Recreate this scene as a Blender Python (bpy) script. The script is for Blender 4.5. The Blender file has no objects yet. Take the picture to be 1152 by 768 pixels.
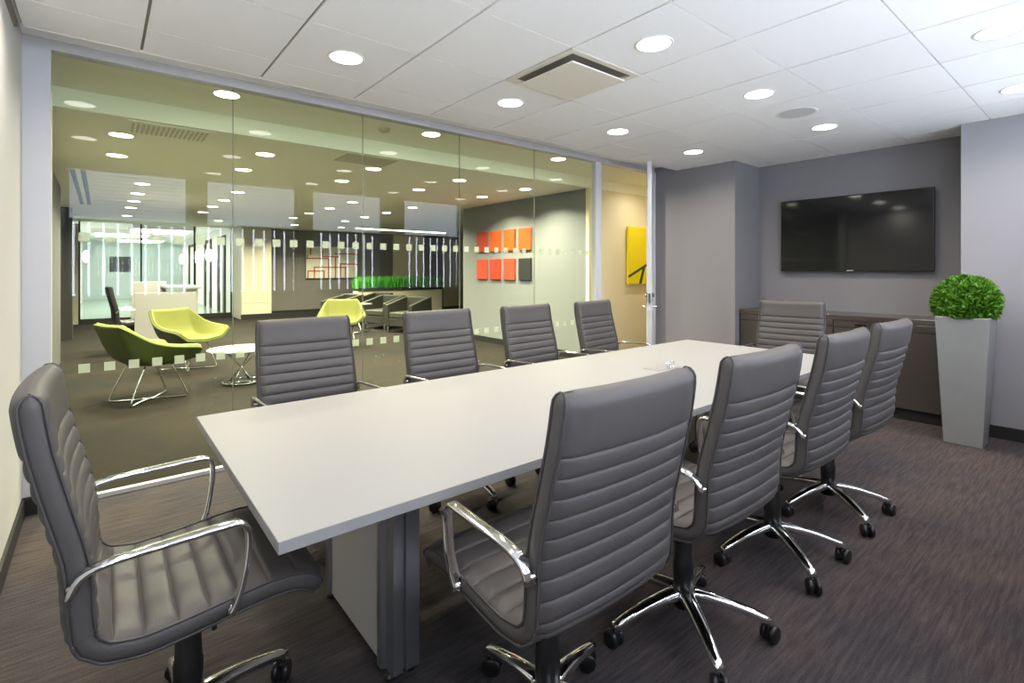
import bpy, bmesh, math, random
from mathutils import Vector, Matrix
random.seed(7)
PI = math.pi
C = bpy.context.scene.collection
CAMZ = 1.345
CEIL = 2.5636
YG = 3.86           # plane of the glass partition

# ------------------------------------------------------------------ materials
def srgb(r, g, b):
    f = lambda c: (c/255/12.92) if c/255 <= .04045 else ((c/255+.055)/1.055)**2.4
    return (f(r), f(g), f(b))

def mat(name, col, rough=.5, metal=0, spec=.5, bump=None, var=None, emit=None, estr=0, coat=0):
    m = bpy.data.materials.new(name); m.use_nodes = True
    nt = m.node_tree; b = nt.nodes['Principled BSDF']
    b.inputs['Base Color'].default_value = (*col, 1)
    b.inputs['Roughness'].default_value = rough
    b.inputs['Metallic'].default_value = metal
    b.inputs['Specular IOR Level'].default_value = spec
    if coat: b.inputs['Coat Weight'].default_value = coat
    if emit:
        b.inputs['Emission Color'].default_value = (*emit, 1)
        b.inputs['Emission Strength'].default_value = estr
    if bump or var:
        tc = nt.nodes.new('ShaderNodeTexCoord')
    if bump:
        sc, st = bump
        n = nt.nodes.new('ShaderNodeTexNoise'); n.inputs['Scale'].default_value = sc; n.inputs['Detail'].default_value = 3
        bp = nt.nodes.new('ShaderNodeBump'); bp.inputs['Strength'].default_value = st; bp.inputs['Distance'].default_value = .004
        nt.links.new(tc.outputs['Object'], n.inputs['Vector']); nt.links.new(n.outputs['Fac'], bp.inputs['Height'])
        nt.links.new(bp.outputs['Normal'], b.inputs['Normal'])
    if var:
        sc, amt = var
        n = nt.nodes.new('ShaderNodeTexNoise'); n.inputs['Scale'].default_value = sc; n.inputs['Detail'].default_value = 4
        mx = nt.nodes.new('ShaderNodeMix'); mx.data_type = 'RGBA'
        mx.inputs[6].default_value = (*[c*(1-amt) for c in col], 1); mx.inputs[7].default_value = (*[min(1, c*(1+amt)) for c in col], 1)
        nt.links.new(tc.outputs['Object'], n.inputs['Vector']); nt.links.new(n.outputs['Fac'], mx.inputs[0])
        nt.links.new(mx.outputs[2], b.inputs['Base Color'])
    return m

def emission(name, col, s):
    m = bpy.data.materials.new(name); m.use_nodes = True
    nt = m.node_tree; nt.nodes.clear()
    e = nt.nodes.new('ShaderNodeEmission'); e.inputs[0].default_value = (*col, 1); e.inputs[1].default_value = s
    o = nt.nodes.new('ShaderNodeOutputMaterial'); nt.links.new(e.outputs[0], o.inputs[0])
    return m

def glass(name, tint, rmul=1.0):
    """thin architectural pane: clear transmission tinted on each face, fresnel mirror"""
    m = bpy.data.materials.new(name); m.use_nodes = True
    nt = m.node_tree; nt.nodes.clear()
    t = nt.nodes.new('ShaderNodeBsdfTransparent'); t.inputs[0].default_value = (*tint, 1)
    g = nt.nodes.new('ShaderNodeBsdfGlossy'); g.inputs['Roughness'].default_value = 0.0; g.inputs[0].default_value = (1, 1, 1, 1)
    fr = nt.nodes.new('ShaderNodeFresnel'); fr.inputs['IOR'].default_value = 1.5
    mu = nt.nodes.new('ShaderNodeMath'); mu.operation = 'MULTIPLY'; mu.inputs[1].default_value = rmul; mu.use_clamp = True
    mx = nt.nodes.new('ShaderNodeMixShader'); o = nt.nodes.new('ShaderNodeOutputMaterial')
    ge = nt.nodes.new('ShaderNodeNewGeometry'); iv = nt.nodes.new('ShaderNodeMath'); iv.operation = 'SUBTRACT'; iv.inputs[0].default_value = 1
    m2 = nt.nodes.new('ShaderNodeMath'); m2.operation = 'MULTIPLY'
    nt.links.new(ge.outputs['Backfacing'], iv.inputs[1]); nt.links.new(iv.outputs[0], m2.inputs[1])
    nt.links.new(fr.outputs[0], mu.inputs[0]); nt.links.new(mu.outputs[0], m2.inputs[0]); nt.links.new(m2.outputs[0], mx.inputs[0])
    nt.links.new(t.outputs[0], mx.inputs[1]); nt.links.new(g.outputs[0], mx.inputs[2]); nt.links.new(mx.outputs[0], o.inputs[0])
    return m

def film(name, col):
    m = bpy.data.materials.new(name); m.use_nodes = True
    nt = m.node_tree; nt.nodes.clear()
    d = nt.nodes.new('ShaderNodeBsdfDiffuse'); d.inputs[0].default_value = (*col, 1)
    tl = nt.nodes.new('ShaderNodeBsdfTranslucent'); tl.inputs[0].default_value = (*col, 1)
    t = nt.nodes.new('ShaderNodeBsdfTransparent'); t.inputs[0].default_value = (.92, .95, .86, 1)
    a = nt.nodes.new('ShaderNodeMixShader'); a.inputs[0].default_value = .4
    b = nt.nodes.new('ShaderNodeMixShader'); b.inputs[0].default_value = .45
    o = nt.nodes.new('ShaderNodeOutputMaterial')
    nt.links.new(d.outputs[0], a.inputs[1]); nt.links.new(tl.outputs[0], a.inputs[2])
    nt.links.new(a.outputs[0], b.inputs[1]); nt.links.new(t.outputs[0], b.inputs[2]); nt.links.new(b.outputs[0], o.inputs[0])
    return m

def carpet_mat(k=(1, 1, 1)):
    m = bpy.data.materials.new('carpet'); m.use_nodes = True
    nt = m.node_tree; N = nt.nodes; L = nt.links; b = N['Principled BSDF']
    b.inputs['Roughness'].default_value = .95; b.inputs['Specular IOR Level'].default_value = .15
    tc = N.new('ShaderNodeTexCoord')
    mp = N.new('ShaderNodeMapping'); mp.inputs['Scale'].default_value = (1, 14, 1)
    L.new(tc.outputs['Object'], mp.inputs['Vector'])
    st = N.new('ShaderNodeTexNoise'); st.inputs['Scale'].default_value = 5; st.inputs['Detail'].default_value = 6; st.inputs['Roughness'].default_value = .7
    L.new(mp.outputs['Vector'], st.inputs['Vector'])
    pa = N.new('ShaderNodeTexNoise'); pa.inputs['Scale'].default_value = 1.1; pa.inputs['Detail'].default_value = 2
    L.new(tc.outputs['Object'], pa.inputs['Vector'])
    fi = N.new('ShaderNodeTexNoise'); fi.inputs['Scale'].default_value = 160; fi.inputs['Detail'].default_value = 2
    L.new(tc.outputs['Object'], fi.inputs['Vector'])
    r1 = N.new('ShaderNodeValToRGB'); r1.color_ramp.elements[0].position = .38; r1.color_ramp.elements[1].position = .66
    r1.color_ramp.elements[0].color = (.049*k[0], .043*k[1], .046*k[2], 1); r1.color_ramp.elements[1].color = (.093*k[0], .079*k[1], .077*k[2], 1)
    L.new(st.outputs['Fac'], r1.inputs[0])
    r2 = N.new('ShaderNodeValToRGB'); r2.color_ramp.elements[0].position = .35; r2.color_ramp.elements[1].position = .65
    r2.color_ramp.elements[0].color = (.78, .82, .9, 1); r2.color_ramp.elements[1].color = (1.15, 1.02, .95, 1)
    L.new(pa.outputs['Fac'], r2.inputs[0])
    mx = N.new('ShaderNodeMix'); mx.data_type = 'RGBA'; mx.blend_type = 'MULTIPLY'; mx.inputs[0].default_value = 1
    L.new(r1.outputs[0], mx.inputs[6]); L.new(r2.outputs[0], mx.inputs[7])
    r3 = N.new('ShaderNodeMapRange'); r3.inputs[3].default_value = .65; r3.inputs[4].default_value = 1.35
    L.new(fi.outputs['Fac'], r3.inputs[0])
    mx2 = N.new('ShaderNodeMix'); mx2.data_type = 'RGBA'; mx2.blend_type = 'MULTIPLY'; mx2.inputs[0].default_value = 1
    L.new(mx.outputs[2], mx2.inputs[6]); L.new(r3.outputs[0], mx2.inputs[7]); L.new(mx2.outputs[2], b.inputs['Base Color'])
    bp = N.new('ShaderNodeBump'); bp.inputs['Strength'].default_value = .5; bp.inputs['Distance'].default_value = .006
    L.new(fi.outputs['Fac'], bp.inputs['Height']); L.new(bp.outputs[0], b.inputs['Normal'])
    return m

def outside_mat():
    """what is seen through the lower half of the window: a dim facade with pale upright fins"""
    m = bpy.data.materials.new('street_view'); m.use_nodes = True
    nt = m.node_tree; nt.nodes.clear(); N = nt.nodes; L = nt.links
    tc = N.new('ShaderNodeTexCoord'); sp = N.new('ShaderNodeSeparateXYZ'); L.new(tc.outputs['Object'], sp.inputs[0])
    a = N.new('ShaderNodeMath'); a.operation = 'MULTIPLY'; a.inputs[1].default_value = 7.1; L.new(sp.outputs['X'], a.inputs[0])
    f = N.new('ShaderNodeMath'); f.operation = 'FRACT'; L.new(a.outputs[0], f.inputs[0])
    l = N.new('ShaderNodeMath'); l.operation = 'LESS_THAN'; l.inputs[1].default_value = .18; L.new(f.outputs[0], l.inputs[0])
    mx = N.new('ShaderNodeMix'); mx.data_type = 'RGBA'; L.new(l.outputs[0], mx.inputs[0])
    mx.inputs[6].default_value = (.035, .038, .045, 1); mx.inputs[7].default_value = (1.0, 1.07, 1.2, 1)
    e = N.new('ShaderNodeEmission'); L.new(mx.outputs[2], e.inputs[0]); e.inputs[1].default_value = 13.0
    o = N.new('ShaderNodeOutputMaterial'); L.new(e.outputs[0], o.inputs[0])
    return m

M = dict(
    leather=mat('grey_leather', (.076, .069, .068), .46, bump=(260, .10), spec=.36),
    piping=mat('leather_piping', (.055, .050, .050), .5),
    chrome=mat('chrome', (.86, .86, .87), .07, 1),
    black=mat('black_plastic', (.012, .012, .013), .38),
    laminate=mat('white_laminate', (.288, .283, .279), .5, spec=.3, var=(3, .015)),
    edge=mat('laminate_edge', (.66, .65, .66), .4),
    legpanel=mat('panel_white', (.62, .60, .585), .45),
    alu=mat('brushed_aluminium', (.42, .435, .46), .32, .85),
    carpet=carpet_mat(), carpet_dim=carpet_mat((.27, .275, .20)),  # second one: same carpet, darkened in colour for the lounge's weaker light
    tile=mat('ceiling_tile', (.95, .945, .935), .9, bump=(90, .12), spec=.2),
    tbar=mat('ceiling_rail', (.26, .24, .21), .6),
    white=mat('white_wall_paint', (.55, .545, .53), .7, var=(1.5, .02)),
    offwhite=mat('white_frame', (.52, .52, .545), .4),
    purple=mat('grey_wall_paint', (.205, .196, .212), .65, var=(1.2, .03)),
    pier=mat('grey_wall_paint_windowlit', (.272, .264, .284), .65, var=(1.2, .03)),  # same grey wall paint, lightened to carry window daylight on the right pier
    base=mat('black_baseboard', (.014, .013, .013), .5),
    glass=glass('partition_glass', (.925, .962, .885), .56),
    clear=glass('clear_glass', (.97, .985, .97), .6),
    joint=mat('joint_sealant', (.20, .21, .17), .6),
    dot=film('frosted_film', (.62, .66, .56)),
    trimring=mat('white_trim', (.82, .82, .80), .4),
    lens=emission('lit_lens', (1, .96, .88), 13),
    lensw=emission('lit_lens_warm', (1, .94, .80), 13),
    beige=mat('beige_metal', (.78, .745, .64), .5),
    dark=mat('dark_void', (.03, .03, .03), .8),
    tvscreen=mat('screen_glass', (.008, .008, .009), .06, spec=.45),
    tvframe=mat('gloss_black', (.012, .012, .013), .2),
    silver=mat('silver_print', (.55, .55, .56), .4),
    cab=mat('dark_taupe_veneer', (.050, .041, .037), .42, var=(4, .1)),
    cabtop=mat('dark_gloss_top', (.060, .046, .042), .16, spec=.6),
    planter=mat('grey_planter', (.28, .285, .29), .42, .25, var=(6, .08)),
    leaf=mat('box_leaf', (.068, .20, .004), .5, var=(60, .92)),
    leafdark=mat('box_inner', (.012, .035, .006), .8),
    grass=mat('hedge_green', (.08, .40, .03), .5, var=(20, .5)),
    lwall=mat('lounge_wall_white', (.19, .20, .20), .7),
    cream=mat('lounge_wall_cream', (.82, .74, .52), .7),
    lceil=mat('lounge_ceiling', (.95, .935, .80), .85),
    grille=mat('grille_paint', (.60, .57, .45), .6),
    fgrey=mat('far_wall_taupe', (.185, .172, .155), .6, var=(2, .08)),
    lgrey=mat('lounge_side_grey', (.11, .11, .105), .6),
    stone=mat('pale_stone', (.58, .54, .42), .5, var=(3, .06)),
    pillar=mat('dark_pillar', (.035, .032, .030), .5),
    yellow=mat('lime_fabric', (.145, .15, .022), .75, bump=(300, .15)),
    olive=mat('olive_fabric', (.075, .10, .012), .8, bump=(300, .15)),
    sofa=mat('black_green_leather', (.030, .030, .024), .45),
    sofaseat=mat('seat_leather', (.045, .045, .034), .5),
    orange=mat('orange_paint', (.52, .075, .004), .6),
    red=mat('red_orange_paint', (.44, .034, .010), .6),
    coral=mat('coral_paint', (.48, .052, .020), .6),
    charcoal=mat('charcoal_paint', (.016, .016, .015), .6),
    canvas=mat('cream_canvas', (.78, .74, .62), .7),
    lemon=mat('lemon_paint', (.92, .74, .0), .6),
    dgreen=mat('dark_green_paint', (.02, .09, .03), .6),
    lobby=mat('lobby_mint', (.70, .80, .80), .45),
    lobbyw=mat('lobby_white', (.82, .80, .80), .5),
    desk=mat('desk_white', (.34, .325, .31), .4),
    darkpic=mat('dark_picture', (.02, .025, .035), .4, var=(14, .9)),
    lobfloor=mat('lobby_floor', (.40, .48, .42), .15),
    sky=emission('window_sky', (.74, .85, 1.0), 6.8),
    street=outside_mat(),
    slat=mat('blind_slat', (.55, .58, .62), .5),
    sconce=emission('sconce_glow', (.95, 1, .95), 6),
    coffer=emission('coffer_glow', (1, .98, .98), 9),
    cove=emission('cove_glow', (1, 1, .95), 4),
)

# ------------------------------------------------------------------ mesh builder
class MB:
    def __init__(s): s.v = []; s.f = []; s.m = []; s.sm = []
    def add(s, vs, fs, mi=0, smooth=False):
        o = len(s.v); s.v += [tuple(v) for v in vs]
        for f in fs: s.f.append([i+o for i in f]); s.m.append(mi); s.sm.append(smooth)
        return s
    def box(s, x0, x1, y0, y1, z0, z1, mi=0):
        vs = [(x, y, z) for z in (z0, z1) for y in (y0, y1) for x in (x0, x1)]
        return s.add(vs, [(0,2,3,1),(4,5,7,6),(0,1,5,4),(2,6,7,3),(0,4,6,2),(1,3,7,5)], mi)
    def frustum(s, cx, cy, z0, z1, ax, ay, bx, by, mi=0):
        vs = [(cx-ax, cy-ay, z0),(cx+ax, cy-ay, z0),(cx-ax, cy+ay, z0),(cx+ax, cy+ay, z0),
              (cx-bx, cy-by, z1),(cx+bx, cy-by, z1),(cx-bx, cy+by, z1),(cx+bx, cy+by, z1)]
        return s.add(vs, [(0,2,3,1),(4,5,7,6),(0,1,5,4),(2,6,7,3),(0,4,6,2),(1,3,7,5)], mi)
    def prism(s, poly, axis, a, b, mi=0):
        """poly: 2-D outline; axis 'y': points are (x,z); 'x': (y,z); 'z': (x,y)"""
        P = {'y': lambda p, t: (p[0], t, p[1]), 'x': lambda p, t: (t, p[0], p[1]), 'z': lambda p, t: (p[0], p[1], t)}[axis]
        n = len(poly); vs = [P(p, a) for p in poly]+[P(p, b) for p in poly]
        fs = [list(range(n))[::-1], list(range(n, 2*n))]+[(i, (i+1) % n, n+(i+1) % n, n+i) for i in range(n)]
        return s.add(vs, fs, mi)
    def lathe(s, prof, cx=0, cy=0, n=24, mi=0, smooth=True, cap=True):
        vs = []; fs = []
        for r, z in prof:
            for k in range(n): a = 2*PI*k/n; vs.append((cx+r*math.cos(a), cy+r*math.sin(a), z))
        for i in range(len(prof)-1):
            for k in range(n): fs.append((i*n+k, i*n+(k+1) % n, (i+1)*n+(k+1) % n, (i+1)*n+k))
        s.add(vs, fs, mi, smooth)
        if cap:
            o = len(s.v)-len(vs)
            for idx, rev in ((0, True), (len(prof)-1, False)):
                f = [o+idx*n+k for k in range(n)]; s.f.append(f[::-1] if rev else f); s.m.append(mi); s.sm.append(False)
        return s
    def tube(s, path, r, n=8, mi=0, closed=False):
        pts = [Vector(p) for p in path]; N = len(pts); rings = []
        up = None
        for i, p in enumerate(pts):
            a = pts[(i-1) % N] if (closed or i > 0) else p; b = pts[(i+1) % N] if (closed or i < N-1) else p
            t = (b-a).normalized()
            if up is None:
                up = Vector((0, 0, 1)) if abs(t.z) < .9 else Vector((1, 0, 0))
            u = (up-t*up.dot(t)).normalized(); w = t.cross(u); up = u
            rr = r[i] if isinstance(r, (list, tuple)) else r
            rings.append([p+(u*math.cos(2*PI*k/n)+w*math.sin(2*PI*k/n))*rr for k in range(n)])
        vs = [v for ring in rings for v in ring]; fs = []
        for i in range(N if closed else N-1):
            j = (i+1) % N
            for k in range(n): fs.append((i*n+k, i*n+(k+1) % n, j*n+(k+1) % n, j*n+k))
        s.add(vs, fs, mi, True)
        if not closed:
            o = len(s.v)-len(vs)
            s.f += [[o+k for k in range(n)][::-1], [o+(N-1)*n+k for k in range(n)]]; s.m += [mi, mi]; s.sm += [False, False]
        return s
    def build(s, name, m, parent=None, bevel=0, loc=None, rot=None, seg=2):
        me = bpy.data.meshes.new(name); me.from_pydata(s.v, [], s.f)
        for mm in (m if isinstance(m, (list, tuple)) else [m]): me.materials.append(mm)
        for p, mi, sm in zip(me.polygons, s.m, s.sm): p.material_index = mi; p.use_smooth = sm
        bm = bmesh.new(); bm.from_mesh(me); bmesh.ops.recalc_face_normals(bm, faces=bm.faces); bm.to_mesh(me); bm.free()
        o = bpy.data.objects.new(name, me); C.objects.link(o)
        if parent: o.parent = parent
        if loc: o.location = loc
        if rot: o.rotation_euler = rot
        if bevel:
            b = o.modifiers.new('bevel', 'BEVEL'); b.width = bevel; b.segments = seg; b.limit_method = 'ANGLE'; b.angle_limit = math.radians(40)
        return o

def tag(o, label=None, cat=None, group=None, kind=None):
    if label: o['label'] = label
    if cat: o['category'] = cat
    if group: o['group'] = group
    if kind: o['kind'] = kind
    return o
def thing(name, label, cat, loc=(0, 0, 0), rz=0, group=None):
    o = bpy.data.objects.new(name, None); o.empty_display_size = .1; C.objects.link(o)
    o.location = loc; o.rotation_euler = (0, 0, rz)
    return tag(o, label, cat, group)
def copy_tree(o, parent=None):
    c = o.copy(); C.objects.link(c)
    if parent: c.parent = parent
    for ch in list(o.children): copy_tree(ch, c)
    return c
def struct(o): o['kind'] = 'structure'; return o
def catmull(pts, step):
    P = [Vector(p) for p in pts]; P = [2*P[0]-P[1]]+P+[2*P[-1]-P[-2]]; out = []
    for i in range(1, len(P)-2):
        n = max(1, int(round((P[i+1]-P[i]).length/step)))
        for k in range(n):
            t = k/n; a, b, c, d = P[i-1:i+3]
            out.append(.5*((2*b)+(c-a)*t+(2*a-5*b+4*c-d)*t*t+(3*b-a-3*c+d)*t**3))
    out.append(P[-2]); return out

# ------------------------------------------------------------------ room shell
fl = MB().box(-3, 14, -.45, 3.86, -.1, 0).build('floor', M['carpet']); struct(fl)
struct(MB().box(-3, 14, 3.86, 16.6, -.1, 0).build('floor_lounge', M['carpet_dim']))
lf = MB().box(-3, 14, 16.6, 31, -.1, 0).build('floor_lobby', M['lobfloor']); struct(lf)

# suspended ceiling: tiles on a rail grid
X0, Y0, T = 2.0026, 1.9258, .6096
cl = MB(); TY1 = 3.50; TX0 = -.31; TX1 = 6.06
cl.box(TX0, TX1, -.30, TY1, CEIL+.012, CEIL+.05, 1)
cl.box(TX0, TX1, TY1-.012, TY1, CEIL-.001, CEIL+.05, 0)
xs = sorted([TX0]+[X0+k*T for k in range(-6, 9) if TX0 < X0+k*T < TX1]+[TX1])
ys = sorted([-.30]+[Y0+k*T for k in range(-6, 9) if -.30 < Y0+k*T < TY1]+[TY1])
for i in range(len(xs)-1):
    for j in range(len(ys)-1):
        if abs(xs[i]-X0) < .01 and abs(ys[j]-Y0) < .01: continue        # the air diffuser's bay
        if xs[i+1]-xs[i] < .03 or ys[j+1]-ys[j] < .02: continue
        cl.box(xs[i]+.007, xs[i+1]-.007, ys[j]+.0038, ys[j+1]-.0038, CEIL, CEIL+.013, 0)
ceiling = struct(cl.build('ceiling', [M['tile'], M['tbar']]))
tr = MB().box(-.335, 5.46, 3.50, 3.82, CEIL+.075, CEIL+.12).box(-.335, -.31, -.3, 3.5, CEIL+.02, CEIL+.1)
struct(tr.build('trim_1', M['tile']))
struct(MB().box(-.335, -.322, -.3, 3.49, CEIL-.012, CEIL+.02).build('trim_2', M['tbar']))

struct(MB().box(-.60, -.335, -.45, 3.86, 0, 2.80).build('wall_front', M['white']))
struct(MB().box(-.335, -.322, -.12, 3.80, 0, .10).build('baseboard_front', M['base']))
# screen wall with its two projections
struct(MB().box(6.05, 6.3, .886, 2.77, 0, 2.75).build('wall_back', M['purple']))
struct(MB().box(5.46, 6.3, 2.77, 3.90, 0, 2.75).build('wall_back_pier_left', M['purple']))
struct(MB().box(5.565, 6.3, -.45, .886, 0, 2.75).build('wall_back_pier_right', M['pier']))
struct(MB().box(5.553, 5.565, -.12, .886, 0, .10).build('baseboard_right', M['base']))
struct(MB().box(5.448, 5.46, 2.77, 3.86, 0, .10).build('baseboard_left', M['base']))
# window wall behind the camera
ZS, ZM, ZH = .99, 1.95, 2.60
edges = [(-.335, .92), (1.094, 2.312), (2.493, 3.696), (4.02, 5.244)]
ww = MB().box(-.335, 5.565, -.40, -.12, 0, ZS)
ww.box(-.335, 5.565, -.40, -.12, ZH, 2.75)
piers = [(.92, 1.094), (2.312, 2.493), (3.696, 4.02), (5.244, 5.565)]
for a, b in piers: ww.box(a, b, -.40, -.12, ZS, ZH)
struct(ww.build('wall_right', M['purple']))
struct(MB().box(-.335, 5.565, -.12, -.108, 0, .10).build('baseboard_window', M['base']))
for k, (a, b) in enumerate(edges):
    w = thing('window_%d' % (k+1), None, None, ((a+b)/2, -.33, ZS)); w['kind'] = 'structure'
    hw = (b-a)/2; mz = ZM-ZS; hz = ZH-ZS
    MB().box(-hw, hw, -.02, 0, mz, hz).build('upper_pane', M['sky'], w)
    MB().box(-hw, hw, -.02, 0, 0, mz).build('lower_pane', M['street'], w)
    fr = MB().box(-hw, hw, 0, .05, mz-.02, mz+.02).box(-hw, hw, 0, .05, 0, .04).box(-hw, -hw+.04, 0, .05, .04, hz).box(hw-.04, hw, 0, .05, .04, hz)
    fr.build('window_frame', M['alu'], w)
    bl = MB()
    z = mz+.06
    while z < hz-.02:
        bl.box(-hw+.05, hw-.05, .085, .11, z, z+.004); z += .045
    bl.build('blind_slats', M['slat'], w)

# glass partition (left) -------------------------------------------------------
struct(MB().box(-.335, -.218, 3.82, 3.92, 0, 2.66).build('wall_left_column', M['offwhite']))
struct(MB().box(-.218, 5.46, 3.82, 3.90, 2.580, 2.68).build('wall_left_header', M['offwhite']))
struct(MB().box(-.335, -.218, 3.81, 3.82, 0, .10).build('baseboard_column', M['base']))
struct(MB().box(-.218, 4.36, 3.84, 3.88, 0, .025).build('trim_3', M['offwhite']))
struct(MB().box(4.36, 4.455, 3.83, 3.90, 0, 2.58).build('trim_4', M['offwhite'], bevel=.004))
struct(MB().box(5.405, 5.46, 3.80, 3.90, 0, 2.58).build('trim_5', M['offwhite'], bevel=.004))
gj = [-.218, .696, 1.615, 2.533, 3.446, 4.36]
dots = [.040+.1165*k for k in range(-2, 38)]
for k in range(5):
    a, b = gj[k]+.0025, gj[k+1]-.0025
    p = struct(MB().box(a, b, 3.855, 3.867, .025, 2.58).build('wall_left_pane_%d' % (k+1), M['glass']))
    d = MB()
    for x in dots:
        if a+.026 < x < b-.026:
            for z in (1.538, .772): d.box(x-.026, x+.026, 3.8535, 3.8549, z-.026, z+.026)
    d.build('frosted_squares', M['dot'], p)
    if k: struct(MB().box(gj[k]-.002, gj[k]+.002, 3.857, 3.865, .025, 2.58).build('trim_%d' % (5+k), M['joint']))

# door leaf standing open into the room
dx, dy = 5.385, 3.835; ex, ey = 4.635, 3.305
dl = math.hypot(ex-dx, ey-dy); da = math.atan2(ey-dy, ex-dx)
door = thing('door_1', None, None, (dx, dy, 0), da); door['kind'] = 'structure'
st = MB().box(.0, .10, -.024, .024, .012, 2.53).box(dl-.11, dl, -.024, .024, .012, 2.53).box(.1, dl-.11, -.022, .022, .012, .16).box(.1, dl-.11, -.022, .022, 2.42, 2.53)
st.build('door_frame', M['offwhite'], door, bevel=.003)
MB().box(.1, dl-.11, -.005, .005, .16, 2.42).build('door_glass', M['clear'], door)
hd = MB()
for sgn in (-1, 1):
    hd.tube([(dl-.06, sgn*.024, .945), (dl-.06, sgn*.07, .945), (dl-.09, sgn*.078, .945), (dl-.17, sgn*.078, .945)], .009)
    hd.box(dl-.085, dl-.035, sgn*.024, sgn*.034, .90, 1.10)
hd.box(dl-.0005, dl+.004, -.012, .012, .90, 1.09)
hd.build('door_handle', M['chrome'], door)
MB().tube([(dl-.06, -.052, 1.07), (dl-.06, .052, 1.07)], .02, 12).build('door_lock', M['chrome'], door)

# ------------------------------------------------------------------ lounge shell
struct(MB().box(-3, 14, 3.90, 5.06, 2.715, 2.78).box(-3, 14, 5.05, 5.06, CEIL, 2.72).build('ceiling_corridor', M['lceil']))
lc = MB().box(-3, 14, 5.06, 16.6, CEIL, CEIL+.08)
struct(lc.build('ceiling_lounge', M['lceil']))
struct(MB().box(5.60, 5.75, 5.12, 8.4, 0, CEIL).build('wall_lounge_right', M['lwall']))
struct(MB().box(5.60, 9.0, 5.06, 5.12, 0, CEIL).build('wall_corridor', M['cream']))
struct(MB().box(9.0, 9.1, 3.9, 5.12, 0, 2.75).build('wall_corridor_end', M['cream']))
struct(MB().box(6.3, 9.1, 3.86, 3.90, 0, 2.75).build('wall_corridor_side', M['cream']))
struct(MB().box(5.585, 5.60, 5.06, 8.4, 0, .10).build('baseboard_lounge', M['base']))
struct(MB().box(-.62, -.46, 3.92, 9.9, 0, CEIL).build('wall_lounge_left', M['lgrey']))
struct(MB().box(-.62, -.435, 13.0, 13.35, 0, CEIL).build('wall_lounge_pier', M['pillar']))
struct(MB().box(-2.4, -2.3, 9.9, 16.6, 0, CEIL).build('wall_lounge_alcove', M['lwall']))
struct(MB().box(-2.4, -.62, 9.8, 9.9, 0, CEIL).build('wall_lounge_return', M['lgrey']))
# far wall: stone block, taupe, cream and taupe fields
YF = 16.0
struct(MB().box(2.95, 3.70, 15.2, 16.4, 0, CEIL).build('wall_far_stone', M['stone']))
sj = MB()
for z in (.45, .95, 1.45, 1.95, 2.3): sj.box(2.945, 3.705, 15.195, 15.2, z, z+.012)
struct(sj.build('trim_20', M['grille']))
struct(MB().box(3.70, 7.77, YF, 16.4, 0, CEIL).build('wall_far_taupe', M['fgrey']))
struct(MB().box(7.77, 8.95, YF-.05, 16.4, 0, CEIL).build('wall_far_cream', M['cream']))
struct(MB().box(8.95, 9.80, YF, 16.4, 0, CEIL).build('wall_far_grey', M['fgrey']))
struct(MB().box(9.80, 14, YF, 16.4, 0, CEIL).build('wall_far_right', M['cream']))
struct(MB().box(13.9, 14, 5.1, 16.0, 0, CEIL).build('wall_lounge_end', M['cream']))
struct(MB().box(5.75, 14, 8.3, 8.4, 0, CEIL).build('wall_lounge_turn', M['lwall']))
struct(MB().box(2.93, 7.77, 15.18, 15.2, 0, .14).box(3.7, 7.77, YF-.02, YF, 0, .14).build('baseboard_far', M['base']))
# lobby behind its own glass wall
struct(MB().box(-3, 4, 30.0, 30.2, 0, 2.75).build('wall_lobby_back', M['lobby']))
struct(MB().box(-.75, -.62, 16.6, 30.0, 0, 2.75).build('wall_lobby_left', M['lobbyw']))
struct(MB().box(3.05, 3.25, 16.6, 30.0, 0, 2.75).build('wall_lobby_right', M['lobbyw']))
struct(MB().box(-3, 4, 16.6, 30.2, 2.70, 2.80).build('ceiling_lobby', M['lobbyw']))
lg = [-.42, .82, 2.02, 2.93]
for k in range(3):
    struct(MB().box(lg[k]+.02, lg[k+1]-.02, 16.5, 16.512, .12, 2.56).build('wall_lobby_pane_%d' % (k+1), M['clear']))
lp = MB()
for x in lg: lp.box(x-.02, x+.02, 16.48, 16.53, 0, 2.56)
lp.box(-.42, 2.93, 16.48, 16.53, 0, .12)
struct(lp.build('trim_21', M['pillar']))
struct(MB().box(-2.4, -.44, 16.45, 16.6, 0, 2.5).build('wall_lobby_stub', M['stone']))
ld = MB()
for y in (18.0, 19.0, 20.6, 21.8, 24.5, 26.2): ld.box(3.0, 3.05, y, y+.28, 0, 2.45)
for y in (18.0, 20.6, 24.5): ld.box(3.02, 3.05, y, y+1.4, 2.33, 2.45)
struct(ld.build('trim_22', M['pillar']))

# ------------------------------------------------------------------ downlights
def lamp_at(x, y, z, power, col, r=.075, spread=150, parent=None):
    L = bpy.data.lights.new('downlight_lamp', 'AREA'); L.shape = 'DISK'; L.size = 2*r; L.energy = power; L.color = col; L.spread = math.radians(spread)
    o = bpy.data.objects.new('downlight_lamp', L); C.objects.link(o); o.location = (x, y, z)
    return o
dlp = None
def downlight(x, y, z, label, group, lens, power, col, r=.088, spread=150):
    t = thing('downlight', label, 'ceiling light', (x, y, z), 0, group)
    ring = MB().lathe([(r, -.003), (r+.012, -.004), (r+.016, -.001), (r+.016, .0)], n=32, cap=False)
    ring.build('trim_ring', M['trimring'], t)
    MB().lathe([(0.001, -.0025), (r, -.0025), (r, 0)], n=32, cap=False).build('lens', lens, t)
    if power:
        lamp_at(x, y, z-.012, power, col, r*.9, spread)
    return t
CW = (1, .91, .79); LW = (1, .91, .74)
PC = 6.0; PL = 42.0
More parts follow.
